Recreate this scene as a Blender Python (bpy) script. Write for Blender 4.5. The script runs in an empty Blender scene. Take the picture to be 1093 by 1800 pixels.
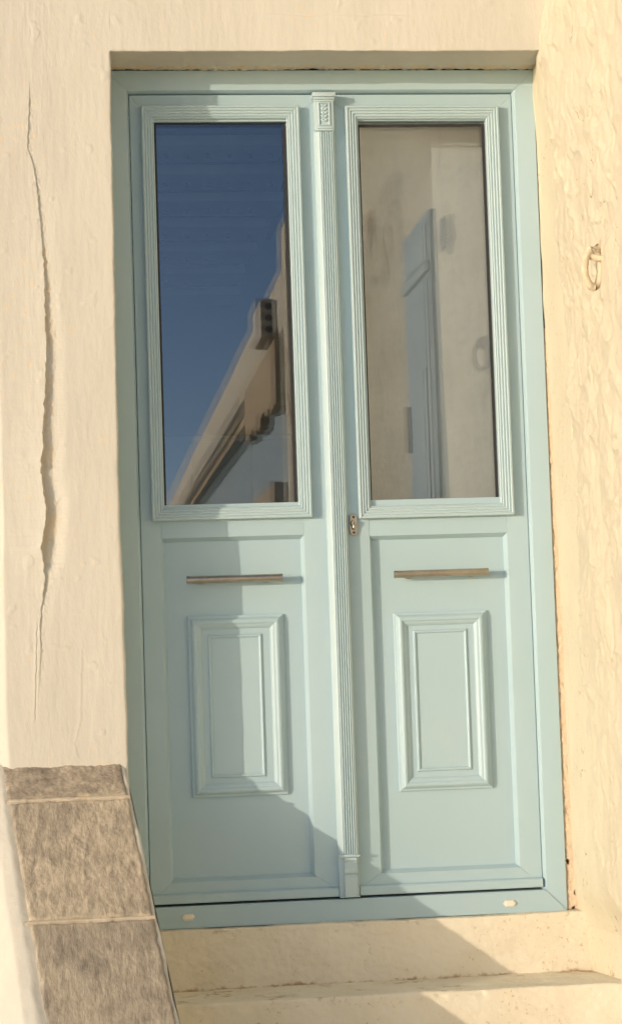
import bpy, bmesh, math, random
import numpy as np
from mathutils import Matrix, Vector
from math import radians, sin, cos, pi

random.seed(7)
rng = np.random.RandomState(11)
scene = bpy.context.scene
COL = scene.collection

# ------------------------------------------------------------------ camera
F = Vector((sin(.1082) * cos(.0665), cos(.1082) * cos(.0665), sin(.0665)))
R0 = Vector((cos(.1082), -sin(.1082), 0)); U0 = R0.cross(F)
cr, sr = cos(-.0329), sin(-.0329)
RR = cr * R0 + sr * U0; UU = -sr * R0 + cr * U0
cd = bpy.data.cameras.new('camera'); cam = bpy.data.objects.new('camera', cd); COL.objects.link(cam)
m = Matrix.Identity(4)
for i in range(3):
    m[i][0], m[i][1], m[i][2] = RR[i], UU[i], -F[i]
m.translation = Vector((-.1211, -5.4329, .6947))
cam.matrix_world = m
cd.sensor_fit = 'VERTICAL'; cd.sensor_height = 36; cd.sensor_width = 24
cd.lens = 3487.2 / 1800 * 36
cd.clip_start = .05; cd.clip_end = 500
scene.camera = cam

# ------------------------------------------------------------------ sky, sun, exposure
SUN = Vector((-1.48, -1.0, .2)).normalized()          # towards the sun
world = bpy.data.worlds.new('World'); scene.world = world; world.use_nodes = True
wn = world.node_tree; wn.nodes.clear()
sky = wn.nodes.new('ShaderNodeTexSky'); sky.sky_type = 'NISHITA'; sky.sun_disc = False
sky.sun_elevation = math.asin(SUN.z); sky.sun_rotation = math.atan2(SUN.x, SUN.y)
sky.air_density = .42; sky.dust_density = .8; sky.ozone_density = 1.0; sky.altitude = 20
bg = wn.nodes.new('ShaderNodeBackground'); bg.inputs['Strength'].default_value = .15
wo = wn.nodes.new('ShaderNodeOutputWorld')
wn.links.new(sky.outputs[0], bg.inputs[0]); wn.links.new(bg.outputs[0], wo.inputs[0])
sl = bpy.data.lights.new('sun', 'SUN'); sl.energy = 2.0; sl.angle = radians(.5); sl.color = (.84, .69, .53)
so = bpy.data.objects.new('sun', sl); COL.objects.link(so)
so.rotation_euler = SUN.to_track_quat('Z', 'Y').to_euler(); so.location = SUN * 20
vs = scene.view_settings
vs.view_transform = 'Standard'; vs.look = 'None'; vs.gamma = 1; vs.use_curve_mapping = False
vs.exposure = .61

# ------------------------------------------------------------------ noise
_perm = rng.permutation(256); _perm = np.concatenate([_perm, _perm, _perm])
_g = rng.normal(size=(256, 3)); _g /= np.linalg.norm(_g, axis=1)[:, None]


def perlin(p):
    p = np.asarray(p, float); i = np.floor(p).astype(int); f = p - i; i &= 255
    w = f * f * f * (f * (f * 6 - 15) + 10); out = 0
    for dx in (0, 1):
        for dy in (0, 1):
            for dz in (0, 1):
                h = _perm[_perm[_perm[(i[..., 0] + dx) & 255] + ((i[..., 1] + dy) & 255)] + ((i[..., 2] + dz) & 255)]
                g = _g[h]
                d = g[..., 0] * (f[..., 0] - dx) + g[..., 1] * (f[..., 1] - dy) + g[..., 2] * (f[..., 2] - dz)
                out = out + d * np.abs(1 - dx - w[..., 0]) * np.abs(1 - dy - w[..., 1]) * np.abs(1 - dz - w[..., 2])
    return out * 1.5


def fbm(p, sc, octv=4, gain=.5):
    p = np.asarray(p, float) * np.asarray(sc); a = 1; o = 0
    for k in range(octv):
        o = o + a * perlin(p + 17.3 * k); a *= gain; p = p * 2.03
    return o


def sstep(a, b, x):
    t = np.clip((x - a) / (b - a), 0, 1); return t * t * (3 - 2 * t)


def hair(Q, sc, seed, lim, width=.012):
    """thin wandering cracks: zero lines of a noise, kept only inside patches"""
    a = np.abs(fbm(Q + seed, sc, 4)); m_ = sstep(lim, lim + .2, fbm(Q + seed * 2.1 + 5, (3.1, 3.1, 3.1), 2))
    return np.exp(-(a / width) ** 2) * m_


# ------------------------------------------------------------------ materials
def mat(name, color, rough=.6, metal=0.0, color2=None, nscale=6, bump=0.0, bscale=150, stain=None, stretch=(1, 1, 1),
        dust=None, spec=None, bump2=0.0, b2scale=30, speck=None, tone=None):
    mt = bpy.data.materials.new(name); mt.use_nodes = True
    nt = mt.node_tree; N = nt.nodes; L = nt.links; b = N['Principled BSDF']
    b.inputs['Roughness'].default_value = rough; b.inputs['Metallic'].default_value = metal
    if spec is not None: b.inputs['Specular IOR Level'].default_value = spec
    tc = N.new('ShaderNodeTexCoord')
    mp = N.new('ShaderNodeMapping'); mp.inputs['Scale'].default_value = stretch; L.new(tc.outputs['Object'], mp.inputs[0])

    def noise(scale, detail=6, rough_=.6):
        n = N.new('ShaderNodeTexNoise'); n.inputs['Scale'].default_value = scale; n.inputs['Detail'].default_value = detail
        n.inputs['Roughness'].default_value = rough_; L.new(mp.outputs[0], n.inputs['Vector']); return n.outputs['Fac']

    def ramp(src, a, bb):
        r = N.new('ShaderNodeMapRange'); r.inputs[1].default_value = a; r.inputs[2].default_value = bb
        r.interpolation_type = 'SMOOTHSTEP'; L.new(src, r.inputs[0]); return r.outputs[0]

    def mix(fac, c1, c2):
        x = N.new('ShaderNodeMix'); x.data_type = 'RGBA'
        if isinstance(fac, float): x.inputs[0].default_value = fac
        else: L.new(fac, x.inputs[0])
        for s, c in ((6, c1), (7, c2)):
            if isinstance(c, tuple): x.inputs[s].default_value = (*c, 1)
            else: L.new(c, x.inputs[s])
        return x.outputs[2]

    def mul(a, bb):
        x = N.new('ShaderNodeMath'); x.operation = 'MULTIPLY'; L.new(a, x.inputs[0])
        if isinstance(bb, float): x.inputs[1].default_value = bb
        else: L.new(bb, x.inputs[1])
        return x.outputs[0]
    c = color
    if color2: c = mix(ramp(noise(nscale), .35, .65), color, color2)
    if dust: c = mix(mul(ramp(noise(nscale * 2.7, 8, .7), .5, .75), .5), c, dust)
    if speck: c = mix(mul(ramp(noise(95, 3, .5), .62, .70), ramp(noise(5, 3), .45, .6)), c, speck)
    if tone:
        ta = N.new('ShaderNodeAttribute'); ta.attribute_name = 'tone'; c = mix(ta.outputs['Fac'], c, tone)
    if stain:
        at = N.new('ShaderNodeAttribute'); at.attribute_name = 'stain'
        s = N.new('ShaderNodeMath'); s.operation = 'ADD'; L.new(at.outputs['Fac'], s.inputs[0])
        L.new(mul(ramp(noise(35, 8, .7), .3, .7), .6), s.inputs[1])
        c = mix(ramp(s.outputs[0], .55, 1.15), c, stain)
    if isinstance(c, tuple): b.inputs['Base Color'].default_value = (*c, 1)
    else: L.new(c, b.inputs['Base Color'])
    if rough < .7 and metal < .5:
        rr = N.new('ShaderNodeMapRange'); rr.inputs[3].default_value = rough - .07; rr.inputs[4].default_value = rough + .1
        L.new(noise(22, 5), rr.inputs[0]); L.new(rr.outputs[0], b.inputs['Roughness'])
    prev = None
    for st, scv in ((bump, bscale), (bump2, b2scale)):
        if st:
            bp = N.new('ShaderNodeBump'); bp.inputs['Strength'].default_value = 1; bp.inputs['Distance'].default_value = st
            L.new(noise(scv, 5, .6), bp.inputs['Height'])
            if prev: L.new(prev, bp.inputs['Normal'])
            prev = bp.outputs[0]
    if prev: L.new(prev, b.inputs['Normal'])
    return mt


M = {}
M['front_plaster'] = mat('front plaster', (.625, .60, .52), .85, color2=(.59, .565, .49), nscale=4, bump=.0006, bscale=90,
                         bump2=.0006, b2scale=230, stain=(.66, .54, .37), stretch=(1, 1, .35), speck=(.70, .58, .40))
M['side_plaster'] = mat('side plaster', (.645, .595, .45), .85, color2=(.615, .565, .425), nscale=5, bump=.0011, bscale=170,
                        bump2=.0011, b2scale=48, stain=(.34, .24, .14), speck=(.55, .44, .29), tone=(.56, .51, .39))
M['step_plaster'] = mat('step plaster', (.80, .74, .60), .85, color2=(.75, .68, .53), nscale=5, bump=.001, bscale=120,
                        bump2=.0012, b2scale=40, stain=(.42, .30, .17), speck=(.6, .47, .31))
M['mortar'] = mat('bare mortar', (.64, .51, .36), .9, color2=(.57, .45, .32), nscale=20, bump=.002, bscale=160, stain=(.25, .17, .1))
M['pointing'] = mat('cream pointing', (.58, .51, .40), .9, color2=(.46, .40, .31), nscale=15, bump=.0015, bscale=140)
DOOR = (.41, .55, .61)
M['door'] = mat('blue grey paint', DOOR, .42, color2=(.395, .54, .59), nscale=3, bump=.00012, bscale=320, stain=(.42, .45, .40),
                dust=(.44, .565, .585), spec=.5)
M['trim'] = mat('pale trim paint', (.465, .595, .635), .38, color2=(.45, .58, .62), nscale=3, bump=.00008, bscale=320, dust=(.50, .605, .62), spec=.5)
M['bronze'] = mat('brushed bronze', (.52, .47, .39), .30, .95, color2=(.42, .38, .315), nscale=30, dust=(.42, .36, .28), bump=.0002, bscale=300)
M['dark_metal'] = mat('dark metal', (.05, .04, .035), .5, .6)
M['gasket_shade'] = mat('black rubber', (.02, .02, .02), .6)
M['cream_plastic'] = mat('cream plastic', (.80, .75, .62), .45)
M['limewashed_iron'] = mat('limewashed iron', (.72, .64, .48), .8, color2=(.62, .50, .33), nscale=30, bump=.0012, bscale=160, stain=(.2, .13, .08))
M['room_paint'] = mat('room paint', (.10, .13, .17), .8, color2=(.09, .12, .155), nscale=4)
M['blue_board'] = mat('blue board paint', (.42, .49, .52), .6, color2=(.38, .45, .48), nscale=9, bump=.0004, bscale=60)
M['alley_blue'] = mat('alley blue paint', (.20, .30, .38), .55, color2=(.17, .27, .35), nscale=5, bump=.0004, bscale=80)  # paint of the alley door; on the far house wall it stands for shade
M['fill_blind_cloth'] = mat('fill blind cloth', (.86, .85, .83), .9, color2=(.80, .79, .77), nscale=7, bump=.0004, bscale=400)
M['street'] = mat('street paving', (.72, .67, .57), .9, color2=(.66, .61, .51), nscale=3, bump=.002, bscale=60)
M['white_wash'] = mat('whitewash', (.80, .75, .64), .85, color2=(.74, .69, .58), nscale=4, bump=.001, bscale=60)
M['beige_wash'] = mat('beige wash', (.58, .47, .32), .85, color2=(.52, .42, .28), nscale=4, bump=.001, bscale=60)
M['grey_plastic'] = mat('grey plastic', (.58, .55, .48), .5)


def stone_mat(name, dark, mid, light, stretch, rotz=0.0):
    mt = bpy.data.materials.new(name); mt.use_nodes = True
    nt = mt.node_tree; N = nt.nodes; L = nt.links; b = N['Principled BSDF']; b.inputs['Roughness'].default_value = .85
    tc = N.new('ShaderNodeTexCoord'); mp = N.new('ShaderNodeMapping'); mp.inputs['Scale'].default_value = stretch
    mp.inputs['Rotation'].default_value = (0, rotz, 0)
    L.new(tc.outputs['Object'], mp.inputs[0])

    def noise(scale, d, r, v):
        n = N.new('ShaderNodeTexNoise'); n.inputs['Scale'].default_value = scale; n.inputs['Detail'].default_value = d
        n.inputs['Roughness'].default_value = r; n.inputs['Distortion'].default_value = .4; L.new(v, n.inputs['Vector']); return n.outputs['Fac']
    r1 = N.new('ShaderNodeValToRGB'); L.new(noise(34, 12, .8, mp.outputs[0]), r1.inputs[0])
    e = r1.color_ramp.elements; e[0].position = .34; e[0].color = (*dark, 1); e[1].position = .68; e[1].color = (*light, 1)
    k = e.new(.5); k.color = (*mid, 1)
    r2 = N.new('ShaderNodeMapRange'); r2.inputs[1].default_value = .42; r2.inputs[2].default_value = .62; L.new(noise(6, 4, .6, tc.outputs['Object']), r2.inputs[0])
    x = N.new('ShaderNodeMix'); x.data_type = 'RGBA'; x.blend_type = 'MULTIPLY'; x.inputs[7].default_value = (.70, .70, .72, 1)
    L.new(r2.outputs[0], x.inputs[0]); L.new(r1.outputs[0], x.inputs[6])
    at = N.new('ShaderNodeAttribute'); at.attribute_name = 'stain'
    y = N.new('ShaderNodeMix'); y.data_type = 'RGBA'; y.inputs[7].default_value = (.66, .54, .36, 1)
    L.new(at.outputs['Fac'], y.inputs[0]); L.new(x.outputs[2], y.inputs[6]); L.new(y.outputs[2], b.inputs['Base Color'])
    bp = N.new('ShaderNodeBump'); bp.inputs['Distance'].default_value = .003; L.new(noise(60, 8, .7, mp.outputs[0]), bp.inputs['Height'])
    L.new(bp.outputs[0], b.inputs['Normal'])
    return mt


M['stone_top'] = stone_mat('brown coping stone', (.24, .205, .16), (.39, .33, .25), (.62, .53, .40), (1, 1, 1.6))
M['stone_mid'] = stone_mat('buff coping stone', (.25, .215, .16), (.47, .40, .30), (.68, .585, .44), (2.0, .6, .6), .5)
M['stone_low'] = stone_mat('grey coping stone', (.235, .205, .16), (.39, .335, .255), (.56, .485, .37), (2.4, .55, .55), .12)


def glass_mat():
    mt = bpy.data.materials.new('reflective glass'); mt.use_nodes = True
    nt = mt.node_tree; N = nt.nodes; L = nt.links; N.clear()
    tr = N.new('ShaderNodeBsdfTransparent'); tr.inputs[0].default_value = (.90, .92, .93, 1)
    gl = N.new('ShaderNodeBsdfGlossy'); gl.inputs['Roughness'].default_value = 0.0; gl.inputs[0].default_value = (.97, .97, .97, 1)
    mx = N.new('ShaderNodeMixShader'); mx.inputs[0].default_value = .080
    o = N.new('ShaderNodeOutputMaterial')
    tc = N.new('ShaderNodeTexCoord'); n = N.new('ShaderNodeTexNoise'); n.inputs['Scale'].default_value = 3.2; n.inputs['Detail'].default_value = 1
    L.new(tc.outputs['Object'], n.inputs['Vector'])
    bp = N.new('ShaderNodeBump'); bp.inputs['Distance'].default_value = .00012; L.new(n.outputs['Fac'], bp.inputs['Height'])
    L.new(bp.outputs[0], gl.inputs['Normal'])
    L.new(tr.outputs[0], mx.inputs[1]); L.new(gl.outputs[0], mx.inputs[2]); L.new(mx.outputs[0], o.inputs[0])
    return mt


M['glass'] = glass_mat()


# ------------------------------------------------------------------ helpers
def link(name, me, material, parent=None):
    if material is not None: me.materials.append(M[material] if isinstance(material, str) else material)
    o = bpy.data.objects.new(name, me); COL.objects.link(o)
    if parent is not None:
        o.parent = parent
        w = Matrix.Translation(parent['base']) if 'base' in parent else Matrix.Identity(4)
        o.matrix_parent_inverse = w.inverted()
    return o


def thing(name, label, cat, loc, group=None):
    o = bpy.data.objects.new(name, None); COL.objects.link(o); o.location = loc; o.empty_display_size = .1
    o['base'] = tuple(loc); o['label'] = label; o['category'] = cat
    if group: o['group'] = group
    return o


def mesh(name, verts, faces, material, parent=None, smooth=None):
    me = bpy.data.meshes.new(name); me.from_pydata([tuple(v) for v in verts], [], faces); me.validate()
    bm = bmesh.new(); bm.from_mesh(me); bmesh.ops.recalc_face_normals(bm, faces=bm.faces); bm.to_mesh(me); bm.free()
    if smooth is not None:
        me.polygons.foreach_set('use_smooth', [True] * len(me.polygons)); me.set_sharp_from_angle(angle=radians(smooth))
    return link(name, me, material, parent)


def box(name, a, b, material, parent=None, bev=0.0, seg=2):
    bm = bmesh.new(); bmesh.ops.create_cube(bm, size=1)
    for v in bm.verts:
        v.co = Vector([(a[i] + b[i]) / 2 + v.co[i] * (b[i] - a[i]) for i in range(3)])
    if bev: bmesh.ops.bevel(bm, geom=list(bm.edges), offset=bev, segments=seg, affect='EDGES', profile=.5)
    me = bpy.data.meshes.new(name); bm.to_mesh(me); bm.free()
    if bev:
        me.polygons.foreach_set('use_smooth', [True] * len(me.polygons)); me.set_sharp_from_angle(angle=radians(35))
    return link(name, me, material, parent)


def grid(name, P, material, parent=None, stain=None, flip=False, tone=None):
    """P: (n,m,3) array of points -> smooth sheet"""
    n, mm = P.shape[:2]; me = bpy.data.meshes.new(name)
    idx = np.arange(n * mm).reshape(n, mm)
    q = np.stack([idx[:-1, :-1], idx[1:, :-1], idx[1:, 1:], idx[:-1, 1:]], -1).reshape(-1, 4)
    if flip: q = q[:, ::-1]
    me.vertices.add(n * mm); me.vertices.foreach_set('co', P.reshape(-1).astype(np.float32))
    nf = len(q); me.loops.add(nf * 4); me.loops.foreach_set('vertex_index', q.reshape(-1).astype(np.int32))
    me.polygons.add(nf); me.polygons.foreach_set('loop_start', np.arange(0, nf * 4, 4, dtype=np.int32))
    me.update(calc_edges=True); me.validate()
    me.polygons.foreach_set('use_smooth', np.ones(nf, dtype=bool))
    if stain is not None:
        at = me.attributes.new('stain', 'FLOAT', 'POINT'); at.data.foreach_set('value', stain.reshape(-1).astype(np.float32))
    if tone is not None:
        at = me.attributes.new('tone', 'FLOAT', 'POINT'); at.data.foreach_set('value', tone.reshape(-1).astype(np.float32))
    return link(name, me, material, parent)


def path(pts, step, r):
    """2-D polyline resampled at `step` with its corners rounded by about r -> points, normals(left), arc length"""
    pts = np.array(pts, float); fine = .0008; out = [pts[:1]]
    for a, b in zip(pts[:-1], pts[1:]):
        k = max(2, int(np.linalg.norm(b - a) / fine)); out.append(a + (b - a) * (np.arange(1, k + 1) / k)[:, None])
    f = np.concatenate(out); k = max(1, int(r / fine)); w = np.hanning(2 * k + 3)[1:-1]; w /= w.sum(); h = len(w) // 2
    pad = np.concatenate([f[:1] + (f[:1] - f[1:2]) * np.arange(h, 0, -1)[:, None], f, f[-1:] + (f[-1:] - f[-2:-1]) * np.arange(1, h + 1)[:, None]])
    g = np.stack([np.convolve(pad[:, i], w, 'valid') for i in (0, 1)], -1)
    s = np.concatenate([[0], np.cumsum(np.linalg.norm(np.diff(g, axis=0), axis=1))])
    n = max(2, int(s[-1] / step)); ss = np.linspace(0, s[-1], n)
    p = np.stack([np.interp(ss, s, g[:, i]) for i in (0, 1)], -1)
    t = np.gradient(p, axis=0); t /= np.linalg.norm(t, axis=1)[:, None]
    return p, np.stack([-t[:, 1], t[:, 0]], -1), ss


def prism(name, poly, y0, y1, material, parent=None):
    """polygon in XZ extruded from y0 to y1"""
    n = len(poly); v = [(x, y0, z) for x, z in poly] + [(x, y1, z) for x, z in poly]
    f = [tuple(range(n)), tuple(range(2 * n - 1, n - 1, -1))] + [(i, (i + 1) % n, n + (i + 1) % n, n + i) for i in range(n)]
    return mesh(name, v, f, material, parent)


def bar_v(name, x0, sx, prof, z0, z1, m0, m1, y, material, parent, smooth=30):
    """upright bar: profile (t,h) runs from x0 in direction sx; ends cut on the slopes m0 / m1"""
    v = []
    for t, h in prof:
        v += [(x0 + sx * t, y - h, z0 + m0 * max(t, 0)), (x0 + sx * t, y - h, z1 - m1 * max(t, 0))]
    n = len(prof)
    f = [(2 * i, 2 * i + 2, 2 * i + 3, 2 * i + 1) for i in range(n - 1)]
    f += [tuple(range(0, 2 * n, 2)), tuple(range(2 * n - 1, 0, -2))]
    return mesh(name, v, f, material, parent, smooth)


def bar_h(name, z0, sz, prof, x0, x1, m0, m1, y, material, parent, smooth=30):
    v = []
    for t, h in prof:
        v += [(x0 + m0 * max(t, 0), y - h, z0 + sz * t), (x1 - m1 * max(t, 0), y - h, z0 + sz * t)]
    n = len(prof)
    f = [(2 * i, 2 * i + 2, 2 * i + 3, 2 * i + 1) for i in range(n - 1)]
    f += [tuple(range(0, 2 * n, 2)), tuple(range(2 * n - 1, 0, -2))]
    return mesh(name, v, f, material, parent, smooth)


def ring(names, x0, x1, z0, z1, prof, y, material, parent, gap=.0004):
    """four mitred moulding bars round a rectangle; returns them"""
    a, b, c, d = names
    return [bar_v(a, x0, 1, prof, z0 + gap, z1 - gap, 1, 1, y, material, parent), bar_v(b, x1, -1, prof, z0 + gap, z1 - gap, 1, 1, y, material, parent),
            bar_h(c, z0, 1, prof, x0 + gap, x1 - gap, 1, 1, y, material, parent), bar_h(d, z1, -1, prof, x0 + gap, x1 - gap, 1, 1, y, material, parent)]


def cyl(name, p0, p1, r, material, parent=None, seg=24, bev=.0015):
    p0, p1 = Vector(p0), Vector(p1); d = p1 - p0
    bm = bmesh.new(); bmesh.ops.create_cone(bm, cap_ends=True, segments=seg, radius1=r, radius2=r, depth=d.length)
    if bev: bmesh.ops.bevel(bm, geom=[e for e in bm.edges if abs(e.verts[0].co.z - e.verts[1].co.z) < 1e-6], offset=bev, segments=2, affect='EDGES')
    bmesh.ops.transform(bm, matrix=Matrix.Translation((p0 + p1) / 2) @ d.to_track_quat('Z', 'Y').to_matrix().to_4x4(), verts=bm.verts)
    me = bpy.data.meshes.new(name); bm.to_mesh(me); bm.free()
    me.polygons.foreach_set('use_smooth', [True] * len(me.polygons)); me.set_sharp_from_angle(angle=radians(40))
    return link(name, me, material, parent)


def structure(o): o['kind'] = 'structure'; return o


# ------------------------------------------------------------------ ground and room
structure(box('street', (-40, -60, -1.2), (40, 1, -.86), 'street'))
structure(box('room_floor', (-1, .10, -.30), (2.2, 3.6, -.06), 'room_paint'))
structure(box('room_wall', (-1, 3.6, -.06), (2.2, 3.7, 2.9), 'room_paint'))
structure(box('room_wall', (-1.1, .10, -.06), (-1, 3.6, 2.9), 'room_paint'))
structure(box('room_wall', (2.2, .10, -.06), (2.3, 3.6, 2.9), 'room_paint'))
structure(box('room_ceiling', (-1, .10, 2.9), (2.2, 3.6, 3.0), 'room_paint'))

# ------------------------------------------------------------------ front wall
YF = -.19                                                # plaster face of the house
CRACK = np.array([(2.2041, -.2660, -.2645), (2.1271, -.2692, -.2662), (2.0349, -.2759, -.2729), (1.9888, -.2605, -.2560), (1.9121, -.2518, -.2458),
                  (1.8203, -.2450, -.2390), (1.7439, -.2408, -.2318), (1.6677, -.2381, -.2261), (1.6069, -.2395, -.2246), (1.5613, -.2391, -.2227),
                  (1.5157, -.2372, -.2193), (1.4401, -.2405, -.2212), (1.3646, -.2453, -.2230), (1.3043, -.2497, -.2274), (1.2742, -.2534, -.2266),
                  (1.2365, -.2513, -.2246), (1.1991, -.2596, -.2284), (1.1690, -.2588, -.2321), (1.1239, -.2555, -.2258), (1.0863, -.2489, -.2208),
                  (1.0488, -.2498, -.2202), (1.0041, -.2568, -.2272), (.9744, -.2634, -.2294), (.9519, -.2625, -.2329), (.9294, -.2586, -.2364),
                  (.8995, -.2563, -.2460), (.8697, -.2585, -.2482), (.8252, -.2655, -.2596), (.7660, -.2728, -.2684), (.7065, -.2712, -.2683),
                  (.6178, -.2777, -.2748), (.5293, -.2842, -.2828)])[::-1]


def front_disp(Q):
    """relief of the trowelled front plaster, evaluated in space so that neighbouring sheets agree"""
    d = .0035 * fbm(Q, (2.2, 2.2, 1.6), 3) + .0008 * fbm(Q, (14, 14, 6), 3) + .00042 * fbm(Q + 5, (75, 30, 12), 3)
    lump = fbm(Q + 9, (22, 22, 22), 2); d += .0012 * sstep(.5, .85, lump)
    return d


def front_crack(X, Z):
    zc = CRACK[:, 0]
    j = np.stack([X * 0, X * 0, Z], -1)
    jl = .0040 * perlin(j * 50) + .0020 * perlin(j * 170 + 4) + .001 * perlin(j * 380); jr = .0036 * perlin(j * 48 + 9) + .0022 * perlin(j * 150 + 2) + .001 * perlin(j * 390 + 2)
    l = np.interp(Z, zc, CRACK[:, 1]); r = np.interp(Z, zc, CRACK[:, 2]); wd = r - l
    k = sstep(.002, .012, wd)
    l = l + jl * (.35 + .65 * k); r = r + jr * (.35 + .65 * k)
    c = (l + r) / 2; hw = np.maximum((r - l) / 2, .0008)
    fade = sstep(zc[0], zc[0] + .26, Z) * (1 - sstep(zc[-1] - .05, zc[-1] + .02, Z))
    a = np.abs(X - c)
    # the plaster left of the crack has lifted: a sharp step, a hollow, then an easy ramp back to the wall face
    D = np.maximum(.64 * wd, .0028) * fade * (1 + .15 * perlin(np.stack([X * 25, X * 0, Z * 30], -1)))
    e = sstep(l - .0007, l + .0007, X)
    step = (1 - e) * .62 * D * np.exp(-np.maximum(l - X, 0) / .055) - e * .38 * D * (1 - sstep(r - .004, r + .035, X))
    groove = e * (1 - sstep(r - .001, r + .001, X)) * sstep(.004, .012, wd) * fade * .012
    crumb = .0016 * fbm(np.stack([X, X * 0, Z], -1), (90, 1, 70), 3) * np.exp(-((X - c) / (hw + .006)) ** 2) * fade
    # flaked patch and hair cracks running down from the crack
    h = 0
    for (pts) in (((-.278, .78), (-.284, .66), (-.287, .58), (-.290, .52)), ((-.16, .72), (-.166, .62), (-.170, .52), (-.185, .46)),
                  ((-.187, .46), (-.180, .42), (-.165, .405))):
        pz = np.array(pts)[::-1]; xc = np.interp(Z, pz[:, 1], pz[:, 0]) + .003 * perlin(np.stack([X * 0, X * 0 + 3, Z * 45], -1))
        inr = sstep(pz[0, 1] - .005, pz[0, 1] + .01, Z) * (1 - sstep(pz[-1, 1] - .02, pz[-1, 1] + .01, Z))
        dd = X - xc
        h = h + inr * (.0008 * np.exp(-((dd + .003) / .004) ** 2) - .0012 * np.exp(-(dd / .0016) ** 2))
    return step + crumb + h, groove


house = thing('house_wall', 'cream plastered house front with a long crack left of the blue door', 'wall', (-.2, YF, -.86))
house['base'] = (-.2, YF, -.86)


def edge_x(Z):
    e = np.interp(Z, [-.4, .4, 1.06, 1.8, 2.29], [-.045, -.0525, -.0577, -.053, -.0495])
    w = .0022 * perlin(np.stack([Z * 0, Z * 0 + 1.7, Z * 9], -1)) + .0010 * perlin(np.stack([Z * 0, Z * 0 + 3.1, Z * 45], -1))
    k = 1 - sstep(2.24, 2.30, Z); return -.05 + (e + .05 + w) * k


def pier():
    zs = np.concatenate([np.arange(-.35, .36, .012), np.arange(.36, 2.22, .0021), np.arange(2.22, 2.56, .003)])
    p, n, s = path([(-.44, -.115), (-.405, -.155), (-.365, -.19), (-.05, -.19), (-.05, .004)], .003, .010)
    ed = np.interp(np.arange(0, s[-1], .0002), s, np.where((p[:, 0] > -.297) & (p[:, 0] < -.208) & (p[:, 1] < -.18), .0012, .0034))
    cum = np.concatenate([[0], np.cumsum(.0002 / ed)]); k_ = int(cum[-1]); s2 = np.interp(np.linspace(0, cum[-1], k_), cum, np.arange(len(cum)) * .0002); s2[-1] = s[-1]
    p = np.stack([np.interp(s2, s, p[:, i]) for i in (0, 1)], -1); n = np.stack([np.interp(s2, s, n[:, i]) for i in (0, 1)], -1)
    n = -n                                                          # outward: away from the masonry
    Zg = np.repeat(zs[:, None], len(p), 1)
    off = (edge_x(zs) + .05)[:, None] * sstep(-.13, -.05, p[:, 0])[None, :]
    X = p[None, :, 0] + off; Y = np.repeat(p[None, :, 1], len(zs), 0)
    bx = .006 * perlin(np.stack([Zg * 0, Zg * 0, Zg * 4], -1)) * sstep(-.33, -.36, X); X = X + bx
    # square the arris above the opening so that the lintel sheet meets it
    k = sstep(2.285, 2.30, Zg); near = (p[:, 0] > -.085) & (p[:, 1] < -.15)
    Q = np.stack([X, Y, Zg], -1); d = front_disp(Q); cr, groove = front_crack(X, Zg)
    facew = sstep(.8, .99, -n[:, 1])[None, :]; d = d + cr * facew
    edge = sstep(-.09, -.05, p[:, 0])[None, :] * sstep(-.19, -.10, p[:, 1])[None, :]
    P = np.stack([X + n[None, :, 0] * d, Y + n[None, :, 1] * d, Zg], -1)
    P[..., 0] = np.where((Zg > 2.296) & (P[..., 0] > -.05), -.05, P[..., 0])
    flat = (Zg > 2.296) & (X > -.07) & (Y < -.15)
    P[..., 1] = np.where(flat, YF - front_disp(np.stack([X, X * 0 + YF, Zg], -1)), P[..., 1])
    stain = .55 * sstep(.002, .008, groove) * .9 + .5 * (1 - sstep(.385, .43, Zg)) * facew * sstep(0, .4, perlin(Q * 40))
    return grid('wall_face', P, 'front_plaster', house, stain)


pier()


def lintel():
    xs = np.concatenate([np.arange(-.05, 1.19, .003), [1.192]])
    p, n, s = path([(-.19, 2.56), (-.19, 2.2965), (.004, 2.302)], .003, .008); n = -n * -1
    if n[0, 0] > 0: n = -n
    Xg = np.repeat(xs[:, None], len(p), 1)
    sag = (.0016 * perlin(np.stack([xs * 7, xs * 0, xs * 0], -1)) + .0009 * perlin(np.stack([xs * 38, xs * 0 + 2, xs * 0], -1)))[:, None]
    Y = np.repeat(p[None, :, 0], len(xs), 0); Z = p[None, :, 1] + sag * (1 - sstep(2.32, 2.40, p[:, 1]))[None, :]
    Q = np.stack([Xg, Y, Z], -1); d = front_disp(Q)
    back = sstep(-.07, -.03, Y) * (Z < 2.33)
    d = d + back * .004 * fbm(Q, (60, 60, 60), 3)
    # thin horizontal fissure in the plaster above the door
    zc = 2.345 + .022 * 0 + .006 * perlin(np.stack([Xg * 9, Xg * 0, Xg * 0], -1)) + .053
    m_ = sstep(.36, .42, Xg) * (1 - sstep(.70, .78, Xg)) * (Y < -.185)
    d = d - m_ * .0016 * np.exp(-((Z - zc) / .0016) ** 2) + m_ * .0008 * np.exp(-((Z - zc + .004) / .003) ** 2)
    P = np.stack([Xg, Y + n[None, :, 0] * d, Z + n[None, :, 1] * d], -1)
    P[0, :, 0] = -.05
    stain = back * (.55 + .3 * fbm(Q, (20, 20, 20), 2))  # bare mortar strip at the back, coloured paler to stand for bounced light
    return grid('lintel_face', P, 'front_plaster', house, stain)


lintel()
box('wall_block', (-3.2, -.112, -.9), (-.41, .10, 5.2), 'front_plaster', house)
box('wall_block', (-.41, -.1885, 2.555), (1.19, .10, 5.2), 'front_plaster', house)
box('wall_block', (-.41, .005, -.9), (-.068, .10, 2.555), 'front_plaster', house)

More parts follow.
